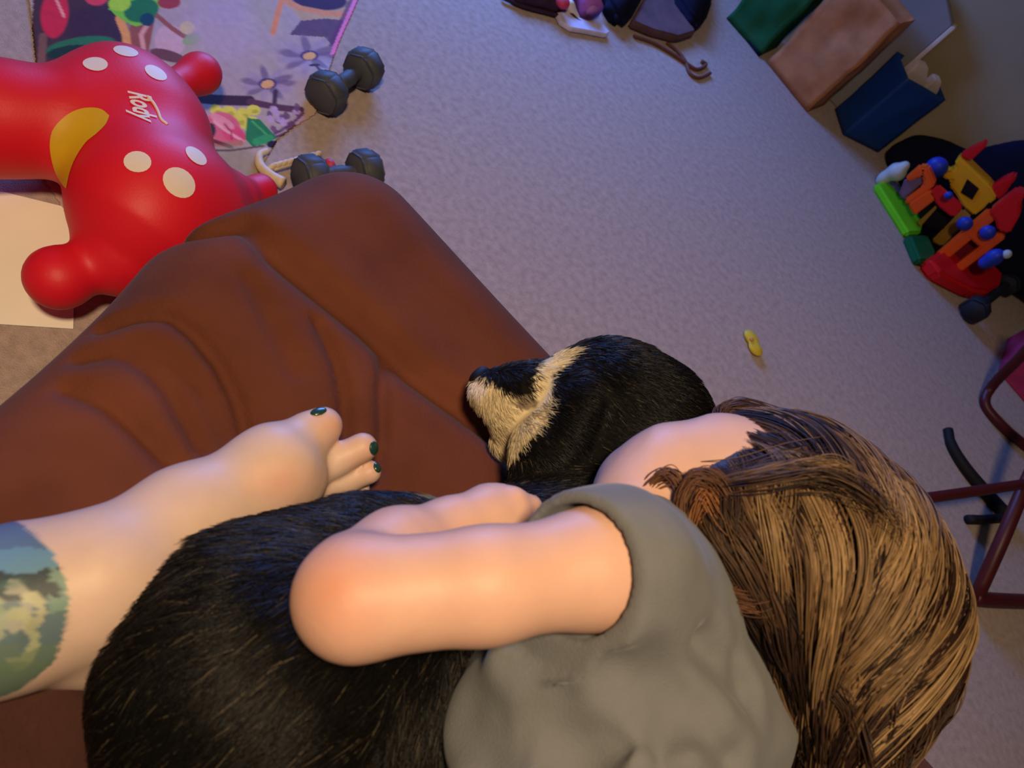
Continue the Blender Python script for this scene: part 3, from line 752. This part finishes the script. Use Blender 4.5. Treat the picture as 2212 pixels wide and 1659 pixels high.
def dflow(p):
    c0 = D(640, 1450, .6)
    head = np.clip((proj(p)[:, 0]-950)/150, 0, 1)[:, None]
    hd = D(1500, 1050, .8)-D(1050, 860, .8); hd /= np.linalg.norm(hd)
    return axis_b*(1-head)*.8+hd*head+np.array([-.1, -.1, -.55])*(1-head)+np.array([.0, -.15, -.35])*head
def dlen(p):
    x = proj(p)[:, 0]; return np.where(x < 1000, .024, np.where(x < 1180, .011, .014))
fur(dog_u, dv, df, 120000, dlen, dog_col, 21, np.array([0, 0, -1.]), 'fur', dog, dflow, .00042, 5, .34, mask=lambda p, n: (n[:, 2] > -.55) & (p[:, 2] > .495))

# ================================================================== skin helpers
M_skin = mat('pale_skin', (0, 0, 0), .5, .04, 40, .04, 300, .35, attr=True, sss=.12)
M_nail = mat('dark_green_polish', (28, 62, 56), .25, .05, 30, spec=.6, coat=.4)
# ================================================================== sitter's leg with tattoo
sitter = empty('person', (*P(100, 1350, .5)[:2], SZ), 'person sitting on the sofa, only a bare tattooed lower leg and foot visible', 'person')
ank = D(225, 1255, .535); out_ = D(-300, 1420, .47); dr = (out_-ank)/np.linalg.norm(out_-ank)
knee = ank+dr*.36; knee[2] = max(knee[2], .57)
leg = [
  cap(ank, D(60, 1305, .520), .0405, .050), cap(D(60, 1305, .520), ank+dr*.19, .050, .058), cap(ank+dr*.19, knee, .058, .058),
  cap(knee, knee+np.array([.16, -.20, .01]), .062, .075),
  cap(ank, D(225, 1345, .555), .038, .033), ell(D(205, 1372, .56), (.031, .031, .029)),
  cap(ank, D(400, 1125, .583), .040, .036), cap(D(225, 1345, .56), D(430, 1170, .60), .030, .030),
  cap(D(400, 1125, .583), D(590, 1012, .632), .036, .030), cap(D(430, 1170, .60), D(610, 1040, .640), .030, .026),
  cap(D(590, 1010, .632), D(620, 1030, .648), .0305, .026),
]
big = [cap(D(612, 985, .640), D(662, 945, .655), .0235, .0185), cap(D(662, 945, .655), D(698, 920, .662), .0185, .0165)]
toes = [
  [cap(D(640, 1040, .655), D(725, 995, .672), .0175, .0135), cap(D(725, 995, .672), D(783, 967, .676), .0135, .0132)],
  [cap(D(640, 1060, .662), D(745, 1035, .685), .016, .0125), cap(D(745, 1035, .685), D(797, 1020, .685), .0125, .0108)],
  [cap(D(640, 1075, .675), D(735, 1065, .698), .015, .0115), cap(D(735, 1065, .698), D(775, 1055, .698), .0115, .010)],
  [cap(D(630, 1090, .68), D(705, 1090, .705), .014, .010), cap(D(705, 1090, .705), D(740, 1085, .705), .010, .009)],
]
_lg = union(leg, .028); _bg = union(big, .012); _ts = [union(t_, .008) for t_ in toes]
def leg_f(X):
    d = smin(_lg(X), _bg(X), .010)
    tt = _ts[0](X)
    for t_ in _ts[1:]: tt = smin(tt, t_(X), .002)
    return np.maximum(smin(d, tt, .006), .499-X[..., 2])
allp = leg+big+sum(toes, [])
leg_f.lo = np.min([p.lo for p in allp], 0); leg_f.hi = np.max([p.hi for p in allp], 0)
def leg_col(X):
    q = proj(X); c = np.tile(lin((202, 174, 158)), (len(X), 1))
    pk = np.clip(1-np.hypot((q[:, 0]-610)/110, (q[:, 1]-1040)/70), 0, 1)+np.clip(1-np.hypot((q[:, 0]-720)/60, (q[:, 1]-920)/60), 0, 1)+.8*np.clip(1-np.hypot((q[:, 0]-790)/60, (q[:, 1]-990)/80), 0, 1)
    c = c*(1-.5*np.clip(pk, 0, 1)[:, None])+lin((208, 140, 112))*.5*np.clip(pk, 0, 1)[:, None]
    # tattoo on the shin
    b = (np.hypot((q[:, 0]+60)/207, (q[:, 1]-1310)/205) < 1) | ((q[:, 0] < -20))
    b |= inside(q, [(-20, 1380), (135, 1400), (108, 1440), (60, 1470), (0, 1500), (-30, 1520)])
    n = wob(X, 160, 31); n2 = wob(X, 90, 32)
    t = np.tile(lin((84, 104, 112)), (len(X), 1))
    def st_(m, col, a=1.):
        m = np.clip(m, 0, 1)[:, None]*a; t[:] = t*(1-m)+lin(col)*m
    y = q[:, 1]; x = q[:, 0]
    st_((y < 1245+12*np.sin(x/28)).astype(float), (92, 128, 150)); st_((y < 1190+n*14).astype(float), (78, 92, 120), .7)
    st_(((y > 1232+10*np.sin(x/28)) & (y < 1295+n2*16)).astype(float), (52, 64, 70))
    for cx_, cy_, r_, w_, col in ((25, 1310, 34, 12, (150, 150, 138)), (62, 1320, 26, 11, (166, 166, 136)), (30, 1380, 44, 11, (150, 155, 122)), (118, 1275, 26, 12, (112, 140, 128)), (-40, 1340, 40, 14, (140, 150, 130))):
        d_ = np.abs(np.hypot((x-cx_), (y-cy_)*.8)-r_); st_(((d_ < w_) & (x > cx_-12)).astype(float), col, .85)
    st_(np.clip(n*2-.6, 0, 1), (74, 108, 92), .6); st_(np.clip(-n2*2-.6, 0, 1), (50, 60, 60), .6)
    st_(((y > 1390) & (n > -.2)).astype(float), (92, 110, 88), .6); st_(((y > 1430)).astype(float), (90, 110, 90), .5)
    sd = np.clip((207-np.hypot(q[:, 0]+60, (q[:, 1]-1310)*207/205))/5+.5, 0, 1)
    sd = np.maximum(sd, b.astype(float))[:, None]
    c = c*(1-sd)+t*1.15*sd
    return c
lv, lf = nets(leg_f, .0026)
link('body', mesh_np('body', lv, lf, leg_col(lv)), M_skin, sitter)
lb = BVHTree.FromPolygons([tuple(v) for v in lv], [tuple(int(i) for i in f) for f in lf])
def nail(px, py, rx, ry, tn, par, m, sz=1):
    h = cast(px, py, lb, 0)
    if h is None: return
    c0, n = h; tn = np.asarray(tn, float); tn = tn-(tn@n)*n; tn /= np.linalg.norm(tn); b = np.cross(n, tn)
    o = solid('toenail', ell(c0, (rx, ry, .0022), (tn, b, n)), .0011, m, par); tag(o, 'dark green painted toenail')
nail(688, 889, .0075, .0050, D(698, 920, .66)-D(662, 945, .655), sitter, M_nail)
nail(808, 968, .0060, .0065, D(783, 967, .676)-D(725, 995, .672), sitter, M_nail)
nail(815, 1010, .0045, .005, D(797, 1020, .685)-D(745, 1035, .685), sitter, M_nail)

# ================================================================== child
child = empty('person', (*D(1320, 1500, .56)[:2], SZ), 'child in grey shirt with long light brown hair leaning over and hugging the dog', 'person')
neck = D(1390, 1105, .62)
SH = D(1290, 1226, .495)       # shoulder, near side
EL = D(772, 1292, .452)
WR = D(972, 1146, .562)

body = [
  cap(D(1320, 1900, .67), D(1320, 1550, .60), .08, .08), cap(D(1320, 1550, .60), D(1340, 1290, .60), .08, .055),
  cap(D(1340, 1280, .60), neck, .052, .036), cap(neck, D(1560, 1100, .63), .038, .045),
  ell(D(1735, 1140, .64), (.076, .076, .080)), cap(D(1640, 1080, .64), D(1450, 1035, .645), .052, .040),
  cap(D(1450, 1035, .645), D(1370, 1050, .66), .040, .028), cap(D(1560, 1010, .66), D(1480, 1020, .68), .045, .03),
  cap(D(1360, 1230, .57), SH, .045, .036),
  cap(D(1320, 1900, .66), D(1500, 1750, .80), .075, .06), cap(D(1500, 1750, .80), D(1650, 1950, .86), .06, .045),
  cap(D(1320, 1900, .66), D(1250, 1950, .80), .075, .05),
]
arm = [cap(SH, D(1050, 1264, .462), .0350, .0335), cap(D(1050, 1264, .462), EL, .0335, .0350),
       ell(D(768, 1290, .460), (.036, .036, .036))]
fore = [cap(D(770, 1262, .480), D(860, 1196, .525), .034, .028), cap(D(860, 1196, .525), WR, .028, .0205), cap(WR, D(1045, 1124, .58), .0205, .022)]
hand = [ell(D(1075, 1116, .592), (.028, .020, .019)), cap(D(1045, 1122, .58), D(1085, 1110, .592), .020, .021)]
fing = []
for k in range(4):
    kx, ky, kt = 1112+8*k-2*k*k, 1078+21*k, .588-.002*k
    a0 = D(1068+2*k, 1092+15*k, .590); a1 = D(kx, ky, kt); a2 = D(kx+36-5*k, ky+14, kt+.014); a3 = D(kx+30-4*k, ky+22, kt+.032)
    fing.append(union([cap(a0, a1, .0095, .0088), cap(a1, a2, .0088, .0078), cap(a2, a3, .0078, .0068)], .004))
thumb = union([cap(D(1050, 1138, .583), D(1095, 1150, .577), .011, .009), cap(D(1095, 1150, .577), D(1130, 1148, .580), .009, .0075)], .005)
_b = union(body, .03); _a = union(arm, .012); _fo = union(fore, .02); _h = union(hand, .012)
def child_f(X):
    d = smin(_b(X), _a(X), .02)
    d = smin(d, _fo(X), .008)
    h = _h(X)
    g = fing[0](X)
    for f_ in fing[1:]: g = smin(g, f_(X), .0015)
    g = smin(g, thumb(X), .002)
    return np.maximum(smin(d, smin(h, g, .004), .01), .503-X[..., 2])
child_f.lo = np.min([p.lo for p in body+arm+fore+hand], 0); child_f.hi = np.max([p.hi for p in body+arm+fore+hand], 0)
def ch_col(X):
    q = proj(X); c = np.tile(lin((216, 172, 150)), (len(X), 1))
    n = wob(X, 30, 41)[:, None]*.06
    e = np.clip(1-np.hypot((q[:, 0]-720)/150, (q[:, 1]-1270)/160), 0, 1)[:, None]
    c = c*(1-e*.8)+lin((206, 138, 114))*e*.8
    return np.clip(c*(1+n), 0, 1)
cv, cf_ = nets(child_f, .0042)
link('body', mesh_np('body', cv, cf_, ch_col(cv)), M_skin, child)
# ear
ec = D(1520, 1085, .592)
tube('ear', [D(x, y, t_) for x, y, t_ in ((1500, 1120, .588), (1478, 1095, .584), (1492, 1062, .582), (1522, 1052, .584), (1542, 1075, .588), (1532, 1105, .590), (1510, 1125, .592))], .0055, M_skin, child, n=28)
# shirt
M_shirt = mat('grey_shirt', (112, 114, 116), .9, .06, 40, .2, 500, .12, sheen=.15)
axs = (D(1050, 1250, .458)-SH); axs /= np.linalg.norm(axs)
HEM = D(1226, 1226, .487)
toc = CC-HEM; toc /= np.linalg.norm(toc)
hn = axs*.88+toc*.47; hn /= np.linalg.norm(hn)
sh = [
  cap(D(1300, 1950, .66), D(1300, 1580, .575), .115, .112), cap(D(1300, 1580, .575), D(1350, 1320, .575), .110, .078),
  cap(D(1350, 1300, .575), D(1395, 1170, .60), .070, .040),
  cap(D(1370, 1280, .565), SH-axs*.012, .050, .0465), cap(SH-axs*.012, SH+axs*.07, .0465, .0455),
  cap(D(1490, 1520, .60), D(1510, 1320, .60), .08, .04),
]
_s = union(sh, .03)
folds = [
  ([(1190, 1345, .52), (1250, 1300, .50), (1330, 1270, .50), (1400, 1240, .51)], .013, .011),
  ([(1090, 1420, .49), (1130, 1450, .48), (1150, 1500, .47), (1250, 1560, .46), (1400, 1640, .47)], .011, .011),
  ([(1000, 1560, .50), (1080, 1535, .48), (1180, 1560, .47), (1250, 1620, .47)], .015, .014),
  ([(1150, 1420, .49), (1200, 1440, .47), (1300, 1490, .46), (1420, 1560, .47)], .008, .011),
  ([(1130, 1370, .49), (1170, 1420, .48), (1200, 1480, .47)], .004, .012),
  ([(1380, 1130, .56), (1470, 1220, .54), (1540, 1330, .53), (1590, 1480, .53)], .005, .008),
  ([(1420, 1330, .50), (1520, 1400, .50), (1600, 1520, .52)], .006, .010),
  ([(1330, 1480, .46), (1430, 1520, .46), (1560, 1640, .49)], .006, .010),
  ([(1050, 1640, .48), (1150, 1600, .47), (1260, 1680, .46)], .010, .012),
  ([(1270, 1380, .47), (1400, 1440, .46), (1500, 1540, .48)], .006, .011),
]
folds = [(np.array([D(*p) for p in ps]), a_, w_) for ps, a_, w_ in folds]
cav_a, cav_b = SH-axs*.015, SH+axs*.10
_cav = cap(cav_a, cav_b, .0415, .0425)
def shirt_f(X):
    d = _s(X)
    for ps, a_, w_ in folds:
        qd = poly_dist(X, ps); a_ = a_*1.15; w_ = w_*1.2; d = d+a_*np.exp(-(qd/w_)**2)-.4*a_*np.exp(-((qd-2*w_)/w_)**2)
    d = d+.0012*wob(X, 55, 51)
    near = (X-HEM)@hn                       # cut at the sleeve hem
    lat = np.sqrt((((X-HEM)-((X-HEM)@axs)[..., None]*axs)**2).sum(-1))
    d = smax(d, np.where((lat < .066) & ((X-HEM)@axs > -.05), near, -1), .004)
    d = smax(d, -_cav(X), .004)
    # neck opening
    d = np.maximum(d, -(cap(neck-.0*axs, D(1500, 1040, .63), .042, .06)(X)))
    d = np.maximum(d, .505-X[..., 2])
    return d
shirt_f.lo, shirt_f.hi = _s.lo, _s.hi
solid('shirt', shirt_f, .0032, M_shirt, child)
M_pants = mat('navy_leggings', (30, 36, 74), .85, .1, 40)
pn = union([cap(D(1320, 1930, .66), D(1500, 1780, .79), .10, .075), cap(D(1500, 1780, .79), D(1650, 1960, .86), .072, .055), cap(D(1320, 1930, .66), D(1250, 1960, .80), .09, .06)], .03)
pnf = lambda X: np.maximum(pn(X), .503-X[..., 2]); pnf.lo, pnf.hi = pn.lo, pn.hi
solid('leggings', pnf, .008, M_pants, child)
# ------------------------------------------------------------------ hair
M_hair = mat('brown_blond_hair', (0, 0, 0), .5, .12, 120, attr=True, spec=.25)
guides = [
  [(1425, 1075, .618), (1470, 1160, .590), (1560, 1290, .575), (1640, 1400, .575), (1690, 1560, .59), (1720, 1760, .61)],
  [(1450, 1040, .600), (1520, 1150, .560), (1640, 1290, .545), (1710, 1420, .545), (1745, 1560, .56), (1760, 1760, .585)],
  [(1530, 1010, .590), (1620, 1090, .550), (1740, 1220, .530), (1790, 1380, .530), (1800, 1540, .545), (1790, 1760, .57)],
  [(1600, 970, .600), (1710, 1040, .560), (1840, 1180, .535), (1890, 1360, .532), (1870, 1530, .545), (1830, 1760, .57)],
  [(1600, 930, .625), (1760, 980, .585), (1930, 1130, .555), (1990, 1340, .550), (1960, 1530, .56), (1880, 1760, .585)],
  [(1575, 895, .66), (1760, 925, .625), (1965, 1075, .60), (2060, 1300, .60), (2035, 1500, .60), (1890, 1740, .62)],
  [(1570, 885, .70), (1760, 920, .68), (1980, 1085, .67), (2082, 1320, .66), (2062, 1500, .65), (1905, 1740, .66)],
  [(1600, 930, .74), (1760, 980, .745), (1930, 1130, .75), (2020, 1340, .74), (1990, 1530, .72), (1900, 1760, .70)],
  [(1560, 1010, .73), (1660, 1080, .745), (1800, 1220, .745), (1850, 1380, .72), (1840, 1540, .70), (1800, 1760, .68)],
  [(1450, 1070, .66), (1530, 1150, .66), (1640, 1290, .66), (1700, 1420, .66), (1740, 1560, .66), (1750, 1760, .65)],
]
KG = 40
GC = np.array([catmull([D(*p) for p in g], KG) for g in guides])      # (guides, KG, 3)
NU = 80
def around(u):   # u in 0..len(guides): closed loop interpolation
    n = len(guides); i = np.floor(u).astype(int) % n; t = (u-np.floor(u))[:, None, None]
    g = lambda k: GC[(i+k) % n]
    a, b, c_, d_ = g(-1), g(0), g(1), g(2)
    return .5*((2*b)+(-a+c_)*t+(2*a-5*b+4*c_-d_)*t**2+(-a+3*b-3*c_+d_)*t**3)
us = np.linspace(0, len(guides), NU, endpoint=False)
SG = around(us); cen_line = SG.mean(0)
sgs = cen_line[None]+(SG-cen_line[None])*.93
hvv = sgs.reshape(-1, 3)
hff = [[i*KG+j, ((i+1) % NU)*KG+j, ((i+1) % NU)*KG+j+1, i*KG+j+1] for i in range(NU) for j in range(KG-1)]
b0_ = len(hvv); hvv = np.vstack([hvv, sgs[:, 0].mean(0), sgs[:, -1].mean(0)])
hvv = np.vstack([hvv, sgs[:, 0]*.5+sgs[:, 0].mean(0)*.5, sgs[:, -1]*.5+sgs[:, -1].mean(0)*.5])
c0_, c1_ = b0_+2, b0_+2+NU
for i in range(NU):
    i2 = (i+1) % NU
    hff += [[c0_+i, c0_+i2, i2*KG, i*KG], [c1_+i2, c1_+i, i*KG+KG-1, i2*KG+KG-1]]
for i in range(0, NU, 2):
    i1, i2 = (i+1) % NU, (i+2) % NU
    hff += [[b0_, c0_+i2, c0_+i1, c0_+i], [b0_+1, c1_+i, c1_+i1, c1_+i2]]
hff = np.array(hff)
def haircol(n, r):
    pal = np.array([lin(x) for x in ((40, 28, 23), (60, 43, 33), (82, 60, 42), (110, 84, 58), (140, 110, 76))])
    return pal[r.choice(5, n, p=[.26, .30, .24, .14, .06])]
hb_cols = np.tile(lin((44, 28, 20)), (len(hvv), 1))
hair = link('hair', mesh_np('hair', hvv, hff, hb_cols), M_hair, child)
tag(hair, 'long light brown hair with blond streaks')
NF = 240
SF = around(np.linspace(0, len(guides), NF, endpoint=False))          # fine surface for the strands
def surf(u, t):
    a = np.mod(u/len(guides)*NF, NF); i = a.astype(int) % NF; w = (a-np.floor(a))[..., None]; i1 = (i+1) % NF
    b = np.clip(t, 0, 1)*(KG-1); j = np.clip(b.astype(int), 0, KG-2); x = (b-j)[..., None]
    return (SF[i, j]*(1-w)+SF[i1, j]*w)*(1-x)+(SF[i, j+1]*(1-w)+SF[i1, j+1]*w)*x, cen_line[j]*(1-x)+cen_line[j+1]*x
def locks(nc, per, seed, u0, s0, du, ds, off, width, rad, name, K=26, curl=.0025, pal=None, shade=1.):
    """nc locks of per hairs: each lock runs over the head surface from (u,s) to (u+du, s+ds)"""
    r = np.random.default_rng(seed)
    U0 = r.uniform(*u0, nc); S0 = r.uniform(*s0, nc); dU = du(U0, S0, r); dS = r.uniform(*ds, nc)
    oc = r.uniform(*off, nc); cc = haircol(nc, r) if pal is None else lin(np.array(pal)[r.integers(0, len(pal), nc)])
    ph = r.uniform(0, 6.28, nc); pw = r.normal(size=(nc, 3)); pr = r.uniform(1., 1.9, nc)
    ci = np.repeat(np.arange(nc), per); N = len(ci)
    t = np.linspace(0, 1, K)[None]
    lat = r.normal(size=N)[:, None]*width*(.25+.75*np.sin(np.clip(t*1.05, .08, 1)*math.pi))
    u = U0[ci][:, None]+dU[ci][:, None]*t**pr[ci][:, None]+lat
    sg = S0[ci][:, None]+dS[ci][:, None]*t*r.uniform(.85, 1.0, (N, 1))+r.normal(size=(N, 1))*.012
    p, cl = surf(u, sg)
    o_ = p-cl; o_ /= np.linalg.norm(o_, axis=2, keepdims=True)+1e-6
    prof = np.sin(np.clip(t, 0, 1)*math.pi)**.6
    h = oc[ci][:, None]*prof+r.normal(size=(N, 1))*.0011
    wave = np.sin(t*6.0+ph[ci][:, None])[..., None]*pw[ci][:, None]*curl*t[..., None]
    p = p+o_*h[..., None]+wave+r.normal(size=(N, 1, 3))*.0006
    rd = rad*(1-.75*np.abs(np.linspace(-1, 1, K))[None]**4)*np.ones((N, 1))
    col = cc[ci]*(.7+.6*r.uniform(size=(N, 1)))*shade
    return strands(name, p, rd, np.clip(col, 0, 1), M_hair, child)
sweep = lambda U, S, r: -(U-.6)*(.50+.22*r.uniform(size=len(U)))
locks(260, 26, 61, (1.2, 6.9), (0, .50), sweep, (.30, .62), (-.001, .007), .16, .00060, 'hair_locks')
locks(150, 22, 62, (-.6, 2.2), (0, .55), lambda U, S, r: r.uniform(-.5, .3, len(U)), (.30, .5), (-.001, .004), .12, .00060, 'hair_locks', shade=.85)
locks(120, 20, 63, (.2, 6.4), (.55, .85), lambda U, S, r: r.uniform(-1.3, .5, len(U)), (.15, .4), (0, .007), .14, .00060, 'hair_locks', curl=.007)
locks(70, 22, 64, (2.4, 6.3), (.02, .45), sweep, (.35, .65), (.006, .011), .09, .00060, 'hair_locks', pal=((124, 98, 68), (146, 118, 82), (104, 80, 54)))
locks(40, 18, 65, (1.0, 6.5), (.35, .8), sweep, (.2, .4), (.005, .010), .10, .00060, 'hair_locks', pal=((48, 30, 22), (40, 26, 22)))
locks(60, 14, 66, (4.4, 6.9), (0, .25), lambda U, S, r: r.uniform(-.9, .2, len(U)), (.3, .5), (.001, .006), .09, .00055, 'hair_locks', pal=((70, 46, 40), (58, 38, 36), (110, 74, 48)))
# loose wisps over the cheek and ear
def wisp(pts, n, spread, seed, cols=None, rad=.0005):
    r = np.random.default_rng(seed); K = 24
    c0 = catmull([D(*p) for p in pts], K)
    o = r.normal(size=(n, 1, 3))*spread
    tw = np.sin(np.linspace(0, 1, K)[None]*5+r.uniform(0, 6.28, (n, 1)))[..., None]*r.normal(size=(n, 1, 3))*spread*.35
    env = (.35+.65*np.sin(np.linspace(.05, .95, K)*math.pi))[None, :, None]
    P_ = c0[None]+o*env+tw
    rd = rad*np.ones((n, K))*(1-.7*np.linspace(0, 1, K)**3)
    cc = haircol(n, r) if cols is None else lin(cols)*(.7+.6*r.uniform(size=(n, 1)))
    return strands('hair_wisp', P_, rd, cc, M_hair, child)
wisp([(1400, 958, .66), (1470, 955, .65), (1560, 972, .63), (1650, 968, .61), (1740, 940, .60)], 45, .0016, 71, (70, 44, 40))
wisp([(1570, 930, .66), (1560, 890, .68), (1600, 872, .68), (1680, 890, .66)], 90, .003, 72, (80, 56, 50))
wisp([(1480, 1030, .60), (1600, 1040, .58), (1720, 1000, .575), (1820, 960, .60)], 90, .006, 73)
wisp([(1380, 1130, .60), (1395, 1060, .59), (1440, 1025, .58), (1470, 1060, .575), (1465, 1130, .57)], 70, .003, 74, (112, 76, 54))
wisp([(1475, 1160, .565), (1470, 1080, .57), (1500, 1030, .57), (1550, 1040, .565), (1600, 1110, .555), (1680, 1150, .55)], 140, .003, 75, (100, 68, 48))
wisp([(1490, 1200, .565), (1500, 1120, .565), (1530, 1070, .565), (1570, 1130, .555), (1640, 1190, .55), (1750, 1200, .55)], 140, .004, 76, (150, 100, 62))
wisp([(1520, 1230, .56), (1560, 1280, .55), (1640, 1300, .545), (1740, 1260, .54), (1850, 1160, .54)], 160, .004, 77, (96, 62, 40))
wisp([(1540, 1060, .575), (1640, 1045, .555), (1760, 1035, .55), (1880, 1110, .548), (1950, 1230, .545)], 130, .008, 78)
wisp([(1590, 1040, .57), (1680, 1015, .555), (1790, 1000, .56), (1850, 1020, .57)], 45, .003, 79, (150, 118, 74))
